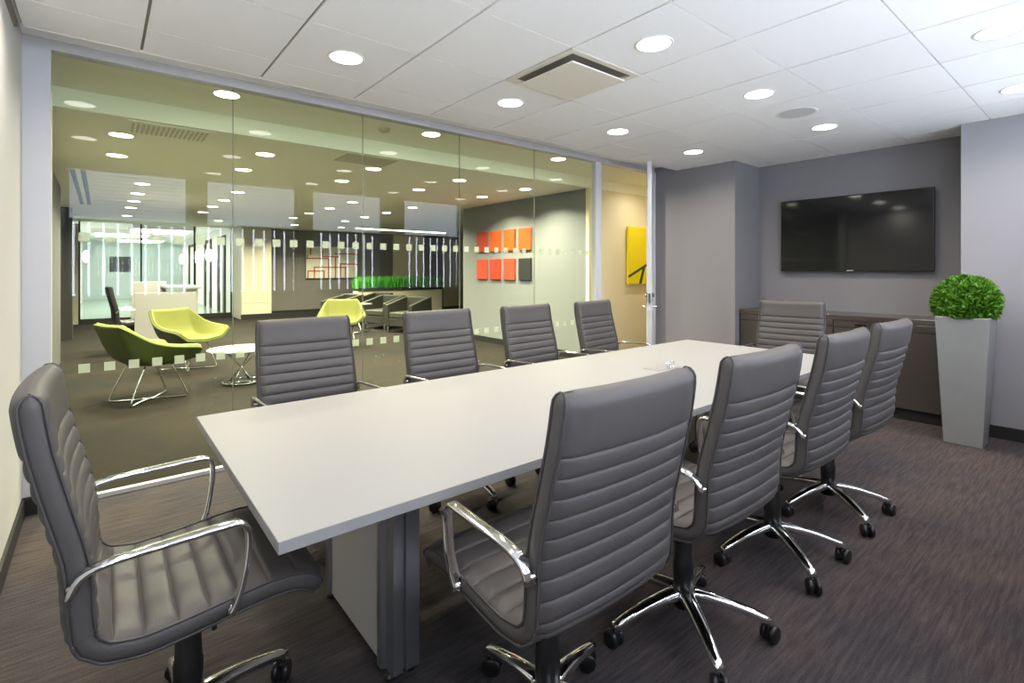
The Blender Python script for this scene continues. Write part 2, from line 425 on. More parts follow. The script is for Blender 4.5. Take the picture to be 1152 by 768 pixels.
conf = [
 (1.09, 2.84, 'round recessed downlight nearest the top of the glass wall, left of the air diffuser'),
 (2.31, 2.85, 'round recessed downlight between the air diffuser and the glass wall'),
 (3.525, 2.845, 'round recessed downlight right of the air diffuser, towards the open door'),
 (4.737, 2.842, 'round recessed downlight closest to the grey pier beside the door'),
 (2.31, 1.62, 'round recessed downlight just right of the air diffuser, large and bright'),
 (3.53, 1.62, 'round recessed downlight just before the round ceiling speaker'),
 (4.776, 1.64, 'round recessed downlight between the ceiling speaker and the wall screen'),
 (3.55, .42, 'large round recessed downlight at the top right corner of the photo'),
 (4.77, .46, 'round recessed downlight above the plant, cut by the right edge of the photo'),
]
for x, y, lab in conf: downlight(x, y, CEIL, lab, 'downlights in the meeting room ceiling', M['lens'], PC, CW)
for x, y, pw in ((-.12, 2.84, 3.5), (-.12, 1.62, 6), (1.09, 1.62, 1.5), (1.09, .42, 2), (2.31, .42, 3)):
    downlight(x, y, CEIL, 'round recessed downlight above the near table end, seen only reflected in the glass', 'downlights above the camera', M['lens'], pw, CW)
for x, w in ((.76, 'left'), (2.58, 'middle'), (4.37, 'right')):
    downlight(x, 4.45, 2.715, '%s one of the three bright downlights just beyond the top of the glass wall' % w, 'downlights in the corridor strip behind the glass', M['lensw'], PL*.8, LW)
for x, w in ((6.5, 'nearer'), (7.8, 'farther')):
    downlight(x, 4.5, 2.715, '%s one of two corridor downlights hidden behind the open door leaf' % w, 'downlights in the corridor past the door', M['lensw'], PL*.10, LW)
ordn = ['first', 'second', 'third', 'fourth', 'fifth', 'sixth', 'seventh']
rows = [
 ('nearest', 5.75, [.14, 1.34, 2.54, 3.77, 4.95]),
 ('second nearest', 6.80, [.13, 1.34, 2.55, 3.73, 4.91]),
 ('third nearest', 8.82, [.45, 1.66, 3.50, 4.70]),
 ('fourth nearest', 9.98, [.45, 1.66, 3.50, 4.70]),
 ('fifth nearest', 11.12, [.45, 1.66, 3.46, 4.70]),
 ('sixth nearest', 12.32, [.45, 1.66, 3.47, 4.70]),
 ('farthest', 14.2, [.45, 2.24, 4.04, 5.3]),
]
for nm, y, xx in rows:
    for i, x in enumerate(xx):
        downlight(x, y, CEIL, '%s downlight from the left in the lounge ceiling row %s the glass wall' % (ordn[i], nm if nm != 'farthest' else 'farthest from'), 'downlights in the lounge ceiling', M['lensw'], PL, LW, spread=138)

# air diffuser ---------------------------------------------------------------
ad = thing('air_diffuser', 'square cream air diffuser panel set in the white tiled ceiling', 'air vent', (X0+T/2, Y0+T/2, CEIL))
q = T/2-.005
MB().box(-q, q, -q, -q+.04, -.004, .02).box(-q, q, q-.04, q, -.004, .02).box(-q, -q+.04, -q+.04, q-.04, -.004, .02).box(q-.04, q, -q+.04, q-.04, -.004, .02).build('frame', M['beige'], ad)
MB().box(-q+.04, q-.04, -q+.04, q-.04, .02, .03).build('duct', M['dark'], ad)
MB().frustum(0, 0, -.036, -.028, .232, .232, .236, .236).build('centre_plate', M['beige'], ad, bevel=.003)
sp = thing('ceiling_speaker', 'round flush ceiling speaker with a pale grey grille', 'speaker', (4.178, 1.629, CEIL))
MB().lathe([(.125, -.003), (.14, -.004), (.146, -.001), (.146, 0)], n=40, cap=False).build('rim', M['trimring'], sp)
MB().add([(.126*math.cos(2*PI*k/40), .126*math.sin(2*PI*k/40), -.003) for k in range(40)], [list(range(40))]).build('grille', mat('speaker_grille', (.66, .66, .65), .8), sp)
gv = thing('ceiling_grille', 'long slatted return air grille in the lounge ceiling at upper left', 'air vent', (.48, 5.33, CEIL))
MB().box(-.31, .31, -.21, .21, -.006, 0).build('frame', M['lceil'], gv)
g = MB()
for k in range(16): g.box(-.28+.035*k, -.265+.035*k, -.18, .18, -.014, -.006)
g.build('slats', M['grille'], gv)
cp = MB().box(-.29, .29, -.22, .22, -.007, 0).build('access_panel', M['grille'], loc=(2.28, 5.35, CEIL+.001), bevel=.003)
tag(cp, 'flat square access panel in the lounge ceiling behind the second glass joint', 'ceiling panel')
sd = MB().lathe([(.001, -.03), (.045, -.03), (.055, -.012), (.06, 0)], n=20, cap=False).build('smoke_detector', M['grille'], loc=(2.12, 4.55, 2.715))
tag(sd, 'small round detector on the corridor ceiling just beyond the glass', 'detector')
sl = thing('slot_diffuser', 'pair of thin dark air slots in the lounge ceiling at far left', 'air vent', (-.22, 10.1, CEIL))
MB().box(-.10, .10, -2.1, 2.1, -.004, 0).build('frame', M['lceil'], sl)
MB().box(-.075, -.025, -2.08, 2.08, -.006, -.004).build('slot', M['dark'], sl)
MB().box(.025, .075, -2.08, 2.08, -.006, -.004).build('slot', M['dark'], sl)
lv = MB().box(-1.5, 1.5, -.03, .03, -.03, 0).build('linear_light', M['cove'], loc=(7.2, 14.1, CEIL+.001))
tag(lv, 'long thin white strip light running across the far lounge ceiling', 'ceiling light')

# ------------------------------------------------------------------ conference table
tb = thing('conference_table', 'long white rectangular conference table on slab legs with aluminium ends', 'table', (2.135, 1.815, 0))
L2, W2 = 1.83, .62
MB().box(-L2, L2, -W2, W2, .710, .74).build('tabletop', M['laminate'], tb, bevel=.002)
def table_leg(x):
    p = MB().box(-.05, .05, -.23, .23, .035, .71).build('leg', M['legpanel'], tb, loc=(x, 0, 0))
    for sgn in (-1, 1):
        e = MB(); y0, y1 = (.25, .34) if sgn > 0 else (-.34, -.25)
        outline = [(-.062, .25), (-.062, .275), (-.045, .285), (-.045, .335), (-.01, .335), (-.01, .322), (.0, .322), (.0, .335), (.05, .335), (.062, .30), (.062, .25)]
        outline = [(a_, .23+(b_-.25)) for a_, b_ in outline]
        e.prism([(a, sgn*b) for a, b in outline], 'z', .03, .71)
        e.build('end_post', M['alu'], p)
        for xx in (-.035, .035): MB().lathe([(.022, 0), (.022, .012), (.008, .014), (.008, .03)], xx, sgn*.27, 14).build('glide', M['black'], p)
table_leg(-1.36); table_leg(1.36)
MB().box(-1.3, 1.3, -.04, .04, .66, .71).build('under_beam', M['alu'], tb)
ch = MB().box(-.10, .13, -.06, .06, .74, .7425).build('cable_hatch', mat('hatch_grey', (.25, .245, .235), .45), tb, loc=(.55, .02, 0), bevel=.001)
MB().tube([(.02+.022*math.cos(2*PI*k/16), -.05, .763+.02*math.sin(2*PI*k/16)) for k in range(16)], .004, 6, closed=True).tube([(.05+.022*math.cos(2*PI*k/16), -.05, .763+.02*math.sin(2*PI*k/16)) for k in range(16)], .004, 6, closed=True).build('hatch_ring', M['chrome'], ch)

# ------------------------------------------------------------------ conference chair
PROF = [(-.318, 1.083), (-.311, 1.02), (-.297, .94), (-.271, .83), (-.249, .74), (-.240, .68), (-.237, .63), (-.235, .585), (-.226, .535), (-.192, .500), (-.125, .488), (-.03, .492), (.07, .502), (.15, .509), (.215, .506), (.258, .490), (.288, .455)]
def shell_parts():
    raw = catmull([(x, 0, z) for x, z in PROF], .004)
    A = [0]
    for a, b in zip(raw, raw[1:]): A.append(A[-1]+(b-a).length)
    Lt = A[-1]
    ib = min(range(len(raw)), key=lambda i: (raw[i]-Vector((-.228, 0, .545))).length); sb = A[ib]
    TOP = .140; pb = (sb-TOP-.012)/8.0; ps = (Lt-sb-.10)/7.0
    seams = [TOP+pb*k for k in range(9)]+[sb+.012+ps*k for k in range(8)]
    S = [0, .002, .005, .009, .014, .020, .028, .04, .06, .08, .10, Lt, Lt-.002, Lt-.006, Lt-.012, Lt-.02, Lt-.03, Lt-.045, Lt-.06, sb]
    for a in seams:
        S += [a+d for d in (-.018, -.010, -.0055, -.0028, -.0012, 0, .0012, .0028, .0055, .010, .018)]
    S = sorted(S); S = [a for k, a in enumerate(S) if k == 0 or a-S[k-1] > .0006]
    if sb not in S: S = sorted(S+[sb])
    def at(q):
        import bisect
        k = min(len(A)-2, max(0, bisect.bisect_right(A, q)-1)); u = (q-A[k])/(A[k+1]-A[k]); return raw[k].lerp(raw[k+1], u)
    pts = [at(q) for q in S]; bend = S.index(sb)
    def rib(q):
        d = min(abs(q-a) for a in seams)
        return .0055*(1-math.exp(-d/.0028))+.0035*math.sin(min(1, d/.026)*PI/2)
    nt_, ns_ = 14, 5
    rings = []; edgeF = {-1: [], 1: []}; edgeR = {-1: [], 1: []}
    for i, p in enumerate(pts):
        a = pts[max(0, i-1)]; b = pts[min(len(pts)-1, i+1)]
        t = (at(min(Lt, S[i]+.006))-at(max(0, S[i]-.006))).normalized(); n = Vector((-t.z, 0, t.x))      # towards the sitter
        if n.x*1+n.z < 0 and i < bend: n = -n
        s = S[i]
        th = .0235
        e = min(s, Lt-s); k = 1.0
        if e < .030: k = math.sqrt(max(0.0, 1-((.030-e)/.030)**2))
        th *= max(k, .06)
        W = .240+.010*min(1, s/.3) if s < sb else .25
        if s < .03: W -= .008*(1-s/.03)**2
        if Lt-s < .06: W -= .02*(1-(Lt-s)/.06)**2
        dish = .014 if s < sb else .014*max(0, 1-(s-sb)/.15)
        r = rib(s)*k
        ring = []
        for j in range(nt_+1):                                   # sitter side, from -W to W
            y = -W+2*W*j/nt_; q = abs(y)/W
            fall = 1-max(0, (q-.93)/.07)**2
            ring.append(p+n*(th+r*fall+dish*q*q-.004*(1-fall))+Vector((0, y, 0)))
        for j in range(1, ns_):
            u = j/ns_; ring.append(p+n*((th+dish-.004)*(1-u)+(-th+dish*1+.004)*u)+Vector((0, W+.006*math.sin(PI*u), 0)))
        for j in range(nt_+1):
            y = W-2*W*j/nt_; q = abs(y)/W
            fall = 1-max(0, (q-.93)/.07)**2
            ring.append(p+n*(-th-(r if s < sb+.03 else 0)*fall+dish*q*q+.004*(1-fall))+Vector((0, y, 0)))
        for j in range(1, ns_):
            u = 1-j/ns_; ring.append(p+n*((th+dish-.004)*(1-u)+(-th+dish+.004)*u)+Vector((0, -W-.006*math.sin(PI*u), 0)))
        rings.append(ring)
        for sg in (-1, 1):
            edgeF[sg].append(p+n*(th+dish-.002)+Vector((0, sg*(W+.001), 0)))
            edgeR[sg].append(p+n*(-th+dish+.002)+Vector((0, sg*(W+.001), 0)))
    def part(i0, i1):
        m = MB(); n = len(rings[0]); vs = [v for r in rings[i0:i1+1] for v in r]; fs = []
        for i in range(i1-i0):
            for k in range(n): fs.append((i*n+k, i*n+(k+1) % n, (i+1)*n+(k+1) % n, (i+1)*n+k))
        q0 = nt_+ns_                                     # first rear point; rear(j) pairs with front j
        for o in (0, (i1-i0)*n):
            for j in range(nt_): fs.append((o+j, o+j+1, o+q0+nt_-j-1, o+q0+nt_-j))
            fs.append([o+nt_]+[o+nt_+k for k in range(1, ns_)]+[o+q0])
            fs.append([o+q0+nt_]+[o+q0+nt_+k for k in range(1, ns_)]+[o])
        m.add(vs, fs, 0, True); return m
    def pipe(i0, i1, sg, top):
        a = edgeF[sg][i0:i1+1:2]; b = edgeR[sg][i0:i1+1:2]
        return MB().tube(a[::-1]+b if top else a+b[::-1], .0036, 6)
    e1 = len(pts)-3
    return part(0, bend), part(bend, len(pts)-1), [pipe(1, bend, g_, True) for g_ in (-1, 1)], [pipe(bend, e1, g_, False) for g_ in (-1, 1)]

def flat_bar(path, w, t, y):
    """rounded flat bar swept along an x-z path at lateral position y"""
    pts = catmull([(a, 0, b) for a, b in path], .012); m = MB(); vs = []; fs = []
    sec = [(-.5, -.25), (-.5, .25), (-.38, .5), (.38, .5), (.5, .25), (.5, -.25), (.38, -.5), (-.38, -.5)]; n = 8
    for i, p in enumerate(pts):
        a = pts[max(0, i-1)]; b = pts[min(len(pts)-1, i+1)]; tt = (b-a).normalized(); nn = Vector((-tt.z, 0, tt.x))
        yy = y(i/(len(pts)-1)) if callable(y) else y
        for u, v in sec: vs.append(p+Vector((0, yy+u*w, 0))+nn*v*t)
    for i in range(len(pts)-1):
        for k in range(n): fs.append((i*n+k, i*n+(k+1) % n, (i+1)*n+(k+1) % n, (i+1)*n+k))
    fs.append(list(range(n))[::-1]); fs.append([(len(pts)-1)*n+k for k in range(n)])
    return m.add(vs, fs, 0, True)

def make_chair():
    t = thing('conference_chair', 'x', 'chair')
    back, seat, pb, ps = shell_parts()
    bo = back.build('backrest', M['leather'], t); so = seat.build('seat', M['leather'], t)
    for q_ in pb: q_.build('piping', M['piping'], bo)
    for q_ in ps: q_.build('piping', M['piping'], so)
    ARM = [(-.241, .658), (-.231, .684), (-.210, .704), (-.16, .714), (-.05, .718), (.05, .721), (.078, .719), (.096, .702), (.098, .657), (.090, .592), (.078, .537), (.060, .495)]
    for sg in (-1, 1):
        y = lambda u, sg=sg: sg*(.276-.006*(max(0, 1-u/.12))-.012*max(0, (u-.8)/.2))
        a = flat_bar(ARM, .030, .013, y).build('armrest', M['chrome'], t)
        MB().tube([(-.236, sg*.245, .670), (-.236, sg*.272, .670)], .010, 10).build('bolt', M['chrome'], a)
        MB().tube([(.064, sg*.245, .505), (.064, sg*.276, .505)], .010, 10).build('bolt', M['chrome'], a)
    MB().box(-.12, .10, -.09, .09, .415, .472).box(-.06, .06, -.05, .05, .405, .44).build('tilt_mechanism', M['black'], t, bevel=.008)
    MB().tube([(.03, -.08, .46), (.03, -.2, .462), (.03, -.235, .455)], .006, 8).build('tilt_lever', M['black'], t)
    MB().lathe([(.036, .085), (.037, .25), (.034, .256), (.032, .33), (.028, .34), (.028, .42)], n=20).build('gas_column', M['black'], t)
    leg = MB(); n = 12; vs = []; fs = []
    R0, R1 = .022, .305
    for i in range(13):
        u = i/12; r = R0+(R1-R0)*u
        z = .135-.060*u**1.7
        w = .029-.011*u; h = .022-.008*u
        if i == 12: w *= .8
        for k in range(n):
            a = 2*PI*k/n; ca, sa = math.cos(a), math.sin(a)
            vs.append((r, w*math.copysign(abs(ca)**.7, ca), z+h*math.copysign(abs(sa)**.8, sa)))
    for i in range(12):
        for k in range(n): fs.append((i*n+k, i*n+(k+1) % n, (i+1)*n+(k+1) % n, (i+1)*n+k))
    fs.append(list(range(n))[::-1]); fs.append([12*n+k for k in range(n)]); leg.add(vs, fs, 0, True)
    cs = MB()
    rr = .031
    for s0, s1 in ((-.026, -.006), (.006, .026)):
        prof = [(.002, s0), (rr-.005, s0), (rr, s0+.005), (rr, s1-.005), (rr-.005, s1), (.002, s1)]
        vs = []; fs = []; n2 = 18
        for r, y in prof:
            for k in range(n2): a = 2*PI*k/n2; vs.append((r*math.cos(a)-.012, y, rr+r*math.sin(a)))
        for i in range(len(prof)-1):
            for k in range(n2): fs.append((i*n2+k, i*n2+(k+1) % n2, (i+1)*n2+(k+1) % n2, (i+1)*n2+k))
        cs.add(vs, fs, 0, True)
    cs.box(-.024, .012, -.0085, .0085, .02, .054); cs.lathe([(.008, .04), (.008, .066)], n=10)
    lm = cm = None
    for k in range(5):
        a = 2*PI*k/5
        if lm is None:
            lo = leg.build('leg', M['chrome'], t); lm = lo.data
            co = cs.build('caster', M['black'], lo, loc=(.292, 0, 0)); cm = co.data
        else:
            lo = bpy.data.objects.new('leg', lm); C.objects.link(lo); lo.parent = t
            co = bpy.data.objects.new('caster', cm); C.objects.link(co); co.parent = lo; co.location = (.292, 0, 0)
        lo.rotation_euler = (0, 0, a); co.rotation_euler = (0, 0, .7+k*1.1)
    return t
proto = make_chair(); used = False
def place_chair(x, y, deg, label, group='grey conference chairs around the white table', base=0):
    global used
    c = proto if not used else copy_tree(proto); used = True
    c.location = (x, y, 0); c.rotation_euler = (0, 0, math.radians(deg)); c['label'] = label; c['group'] = group
    for ch in c.children:
        if ch.name.startswith('leg'): ch.rotation_euler.z += math.radians(base)
    return c
place_chair(1.0, 1.062, 89, 'grey ribbed leather swivel chair with its back turned, closest to the camera')
place_chair(1.70, 1.062, 89.5, 'grey ribbed leather swivel chair, second along the right side of the table')
place_chair(2.475, 1.072, 90, 'grey ribbed leather swivel chair, third along the right side of the table')
place_chair(3.182, 1.075, 89, 'grey ribbed leather swivel chair, last on the right side, nearest the planter')
place_chair(.87, 2.55, 271, 'grey ribbed chair by the glass wall, first from the left behind the table')
place_chair(1.71, 2.55, 271, 'grey ribbed chair by the glass wall, second from the left behind the table')
place_chair(2.51, 2.58, 274, 'grey ribbed chair by the glass wall, third from the left behind the table')
place_chair(3.30, 2.60, 278, 'grey ribbed leather chair by the glass wall, nearest to the open door')
place_chair(4.20, 1.74, 190, 'grey ribbed chair at the far head of the table before the dark cabinet')
place_chair(.190, 1.672, -.4, 'grey ribbed chair seen from the side at left, at the near head of the table', base=20)

# ------------------------------------------------------------------ screen, cabinet, plant
tv = thing('wall_screen', 'large black flat television hung on the grey wall above the cabinet', 'television', (6.05, 1.816, 1.345))
MB().box(-.075, -.035, -.68, .68, -.012, .775).build('housing', M['tvframe'], tv, bevel=.006)
MB().box(-.0775, -.075, -.667, .667, .006, .762).build('screen', M['tvscreen'], tv)
MB().box(-.0785, -.0752, -.03, .03, -.008, -.0005).build('badge', M['silver'], tv)
MB().box(-.035, 0, -.25, .25, .2, .55).build('wall_bracket', M['black'], tv)

cd = thing('credenza', 'long low dark cabinet with a glossy top under the television', 'cabinet', (5.795, 1.828, 0))
MB().box(-.225, .25, -.93, .93, .10, .862).build('body', M['cab'], cd)
MB().box(-.19, .25, -.93, .93, 0, .10).build('toe_kick', M['base'], cd)
MB().box(-.245, .25, -.935, .935, .862, .91).build('top', M['cabtop'], cd, bevel=.002)
for k in range(4):
    y0 = -.93+.465*k
    d = MB().box(-.243, -.225, y0+.004, y0+.461, .11, .79).build('door', M['cab'], cd, bevel=.001)
    dr = MB().box(-.243, -.225, y0+.004, y0+.461, .797, .858).build('drawer', M['cabtop'], cd, bevel=.001)
    if k in (1, 2): MB().box(-.252, -.243, y0+.19, y0+.28, .822, .832).build('handle', M['chrome'], dr)

pc = (5.235, .805)
pt = thing('tall_planter', 'tall tapered square grey planter on the carpet beside the cabinet', 'planter', (pc[0], pc[1], 0))
po = MB(); ax, bx = .115, .160; H = .985
po.frustum(0, 0, 0, H, ax, ax, bx, bx)
po = MB()
zs = [0, H, H, H-.05]; hs = [ax, bx, bx-.018, bx-.022]
vs = []; fs = []
for z, hh in zip(zs, hs): vs += [(-hh, -hh, z), (hh, -hh, z), (hh, hh, z), (-hh, hh, z)]
for i in range(3):
    for k in range(4): fs.append((i*4+k, i*4+(k+1) % 4, (i+1)*4+(k+1) % 4, (i+1)*4+k))
fs += [(3, 2, 1, 0), (12, 13, 14, 15)]
po.add(vs, fs); po.build('pot', M['planter'], pt, bevel=.006)
bs = thing('boxwood_ball', 'dense clipped green boxwood dome sitting in the tall grey planter', 'plant', (pc[0], pc[1], H-.048))
def dome(rx, rz, n, size, name, m, parent, zc, flat):
    f = MB()
    for i in range(n):
        u = random.random(); a = 2*PI*random.random(); cz = -flat+(1+flat)*u; sr = math.sqrt(max(0, 1-cz*cz))
        rad = .90+.12*random.random()+.03*math.sin(5*a+3*cz)
        p = Vector((rx*rad*sr*math.cos(a), rx*rad*sr*math.sin(a), zc+rz*rad*cz))
        p.z = max(p.z, .052)
        nrm = Vector((sr*math.cos(a), sr*math.sin(a), cz*.9+.15)).normalized()
        d = (nrm*.75+Vector((random.uniform(-1, 1), random.uniform(-1, 1), random.uniform(-1, 1)))*.8).normalized()
        sd_ = d.cross(Vector((random.uniform(-1, 1), random.uniform(-1, 1), random.uniform(-1, 1)))).normalized()
        l = size*random.uniform(.7, 1.3); w = l*.30; up = d.cross(sd_)*.12*l
        f.add([p-d*l*.4, p+sd_*w+up, p+d*l*.6, p-sd_*w+up], [(0, 1, 2), (0, 2, 3)])
    return f.build(name, m, parent)
dome(.203, .205, 4200, .038, 'foliage', M['leaf'], bs, .155, .60)
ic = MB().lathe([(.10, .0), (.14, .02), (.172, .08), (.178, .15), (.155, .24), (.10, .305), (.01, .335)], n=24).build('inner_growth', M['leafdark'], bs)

# ------------------------------------------------------------------ lounge furniture
def lounge_chair(x, y, deg, label):
    t = thing('lounge_chair', label, 'chair', (x, y, 0), math.radians(deg), 'lime shell lounge chairs behind the glass')
    # stations: centre (x,z), fold (x,y,z), rim (x,y,z)
    st = [((.36, .405), (.34, .25, .430), (.33, .385, .545)),
          ((.20, .385), (.20, .26, .400), (.20, .395, .560)),
          ((.00, .375), (.00, .26, .395), (.02, .385, .580)),
          ((-.17, .385), (-.16, .25, .410), (-.14, .36, .630)),
          ((-.27, .46), (-.25, .24, .480), (-.22, .335, .690)),
          ((-.33, .62), (-.315, .24, .640), (-.29, .305, .745)),
          ((-.385, .80), (-.375, .22, .805), (-.37, .265, .805))]
    def grid(off):
        R = []
        for c, f, r in st:
            row = []
            P = [Vector((r[0], -r[1], r[2])), Vector((f[0], -f[1], f[2])), Vector((c[0], 0, c[1])), Vector((f[0], f[1], f[2])), Vector((r[0], r[1], r[2]))]
            for a, b in zip(P, P[1:]):
                for k in range(3): row.append(a.lerp(b, k/3))
            row.append(P[-1]); R.append(row)
        return R
    G = grid(0); nr, nc = len(G), len(G[0])
    def shell(o0, o1, name, m, nm):
        mb = MB(); mb.add([v for r in G for v in r], [(i*nc+k, i*nc+k+1, (i+1)*nc+k+1, (i+1)*nc+k) for i in range(nr-1) for k in range(nc-1)], 0, True)
        me = mb.build(name, m, t)
        # keep one consistent orientation: normals to the sitter
        bm = bmesh.new(); bm.from_mesh(me.data); bm.faces.ensure_lookup_table()
        fmid = bm.faces[(nc-1)+nc//2]
        if fmid.normal.z < 0: bmesh.ops.reverse_faces(bm, faces=bm.faces)
        bm.to_mesh(me.data); bm.free()
        ss = me.modifiers.new('sub', 'SUBSURF'); ss.levels = ss.render_levels = 2
        so = me.modifiers.new('thick', 'SOLIDIFY'); so.thickness = o1; so.offset = o0
        return me
    shell(1, .028, 'inner_shell', M['yellow'], 0)
    shell(-1, .022, 'outer_shell', M['olive'], 0)
    w = MB(); r = .0085
    for sx in (-1, 1):
        for sy in (-1, 1):
            w.tube(catmull([(sx*.12, sy*.17, .372), (sx*.20, sy*.195, .2), (sx*.265, sy*.215, .03), (sx*.262, sy*.21, .012), (sx*.235, sy*.185, .009), (sx*.10, sy*.06, .009), (0, 0, .009)], .03), r, 8)
    w.build('wire_base', M['chrome'], t)
    return t
lounge_chair(.39, 6.45, 22, 'lime green shell lounge chair nearest the glass at left, seen from behind')
lounge_chair(.92, 8.12, -60, 'lime yellow shell lounge chair facing out, in front of the pale reception desk')
lounge_chair(3.32, 8.85, 248, 'lime yellow shell chair half hidden behind the first meeting chair, left of the dark armchairs')

ct = thing('coffee_table', 'low round white coffee table on crossed chrome rods beside the lime chairs', 'table', (1.30, 6.72, 0))
MB().lathe([(.001, .392), (.33, .392), (.36, .402), (.36, .412), (.001, .412)], n=48, cap=False).build('tabletop', M['laminate'], ct)
cr = MB()
for k in range(4):
    a = PI/4+k*PI/2; cr.tube([(.24*math.cos(a), .24*math.sin(a), .392), (.03*math.cos(a+PI), .03*math.sin(a+PI), .16), (.14*math.cos(a+PI), .14*math.sin(a+PI), .02)], .008, 8)
cr.tube([(.20*math.cos(2*PI*k/32), .20*math.sin(2*PI*k/32), .018) for k in range(32)], .010, 8, closed=True)
cr.build('rod_base', M['chrome'], ct)
MB().lathe([(.001, .002), (.195, .002), (.195, .016), (.001, .016)], n=40, cap=False).build('base_disc', M['tvframe'], ct)

def club_chair(x, y, deg, label):
    t = thing('club_armchair', label, 'armchair', (x, y, 0), math.radians(deg), 'dark club armchairs in the lounge')
    prof = [(.36, .14), (.36, .60), (-.36, .76), (-.40, .14)]
    for sg in (-1, 1):
        a, b = (.27, .36) if sg > 0 else (-.36, -.27)
        MB().prism(prof, 'y', a, b).build('arm', M['sofa'], t, bevel=.012)
    MB().prism([(-.26, .14), (-.29, .745), (-.36, .762), (-.40, .14)], 'y', -.27, .27).build('backrest', M['sofa'], t, bevel=.01)
    MB().box(-.28, .34, -.27, .27, .14, .31).build('seat_base', M['sofa'], t, bevel=.01)
    MB().box(-.26, .35, -.262, .262, .31, .44).build('seat_cushion', M['sofaseat'], t, bevel=.03, seg=3)
    for sx in (-.33, .31):
        for sy in (-.30, .30):
            MB().box(-.02, .02, -.02, .02, 0, .145).build('leg', M['chrome'], t, loc=(sx, sy, 0))
    return t
club_chair(5.22, 9.98, 205, 'dark club armchair nearest the white picture wall, rightmost of the group')
club_chair(5.10, 10.98, 205, 'dark leather club armchair second from the right, beside the one at the white wall')
club_chair(5.45, 12.35, 195, 'dark club armchair farther back before the hedge, right one of the rear pair')
club_chair(4.55, 12.1, 195, 'dark club armchair farthest left, low against the taupe wall')
stb = thing('side_table', 'small white side table with slanted chrome legs left of the dark armchairs', 'table', (4.30, 10.45, 0), math.radians(20))
MB().box(-.21, .21, -.17, .17, .60, .625).build('tabletop', M['laminate'], stb, bevel=.006)
MB().tube([(-.05, -.12, .60), (.16, -.12, .012), (.16, .12, .012), (-.05, .12, .60)], .012).tube([(.16, 0, .012), (-.2, 0, .012)], .012).build('leg_frame', M['chrome'], stb)

hp = thing('hedge_planter', 'long cream low wall planter with a trough of bright green hedge across the lounge', 'planter', (6.72, 13.4, 0))
MB().box(-1.32, 1.32, -.18, .18, 0, .77).build('low_wall', M['cream'], hp)
MB().box(-1.32, 1.32, -.20, .20, .77, .86).build('trough', M['dark'], hp)
gh = MB()
for i in range(3200):
    x = random.uniform(-1.33, 1.33); y = random.uniform(-.2, .2); h = random.uniform(.2, .36); a = random.uniform(0, PI)
    w = .014; dx_, dy_ = w*math.cos(a), w*math.sin(a); lx, ly = random.uniform(-.06, .06), random.uniform(-.06, .06)
    gh.add([(x-dx_, y-dy_, .84), (x+dx_, y+dy_, .84), (x+dx_*.7+lx*.5, y+dy_*.7+ly*.5, .84+h*.6), (x+lx, y+ly, .84+h), (x-dx_*.7+lx*.5, y-dy_*.7+ly*.5, .84+h*.6)], [(0, 1, 2, 4), (4, 2, 3)])
gh.build('hedge', M['grass'], hp)

# reception desk and its office chair
rd = thing('reception_desk', 'pale boxy reception desk behind the lime chairs', 'desk', (.80, 9.95, 0))
MB().box(-.40, .42, -.25, -.21, 0, .99).build('front_panel', M['desk'], rd, bevel=.003)
MB().box(-.40, .10, .95, .99, 0, 1.14).build('rear_panel', M['desk'], rd, bevel=.003)
MB().box(.02, .48, -.26, .99, 1.04, 1.08).build('counter_slab', M['laminate'], rd, bevel=.003)
MB().box(.40, .44, -.21, .95, 0, 1.04).build('side_panel', M['desk'], rd, bevel=.003)
MB().box(.04, .40, -.21, .95, .71, .74).build('worktop', M['desk'], rd, bevel=.003)
oc = place_chair(.40, 10.32, 5, 'dark office swivel chair far behind the glass, beside the reception desk', 'chair at the reception desk')
dk = mat('near_black_leather', (.022, .021, .024), .45)
for ch_ in oc.children:
    if ch_.name.startswith(('seat', 'backrest')):
        ch_.data = ch_.data.copy(); ch_.data.materials[0] = dk

# pictures
def canvas(name, w, h, loc, rz, m, label, group=None, t=.035):
    o = MB().box(-w/2, w/2, -t, 0, -h/2, h/2).build(name, m, loc=loc, rot=(0, 0, rz), bevel=.002)
    return tag(o, label, 'picture', group)
cols = ['red', 'orange', 'orange', 'orange']
yy = [7.73, 7.318, 6.907, 6.487]
nm = ['leftmost', 'second from left', 'third from left', 'rightmost']
topm = ['red', 'orange', 'orange', 'orange']; botm = ['coral', 'red', 'coral', 'charcoal']
for i, y in enumerate(yy):
    canvas('wall_canvas', .31, .37, (5.60, y, 1.345+.53), -PI/2, M[topm[i]], 'plain %s canvas on the white wall, %s of the upper row' % ({'red': 'red', 'orange': 'orange', 'coral': 'coral red'}[topm[i]], nm[i]), 'small square canvases on the lounge wall')
    canvas('wall_canvas', .31, .37, (5.60, y, 1.345+.015), -PI/2, M[botm[i]], 'plain %s canvas on the white wall, %s of the lower row' % ({'red': 'red', 'coral': 'coral red', 'charcoal': 'charcoal black'}[botm[i]], nm[i]), 'small square canvases on the lounge wall')
yp = thing('yellow_painting', 'yellow painting with dark green strokes on the cream wall beyond the door', 'picture', (6.88, 5.0385, 1.345+.235))
MB().box(-.42, .42, -.035, 0, -.455, .455).build('canvas', M['lemon'], yp)
MB().prism([(-.42, -.36), (-.42, -.32), (.42, .02), (.42, -.03)], 'y', -.038, -.0352).prism([(-.15, -.455), (-.05, -.20), (.02, -.18), (-.08, -.455)], 'y', -.0376, -.0352).build('brush_strokes', M['dgreen'], yp)
ap = thing('line_painting', 'wide cream picture of orange maze lines on the far taupe wall', 'picture', (5.68, 15.9785, 1.345+.245))
MB().box(-.81, .81, -.05, 0, -.49, .49).build('canvas', M['canvas'], ap)
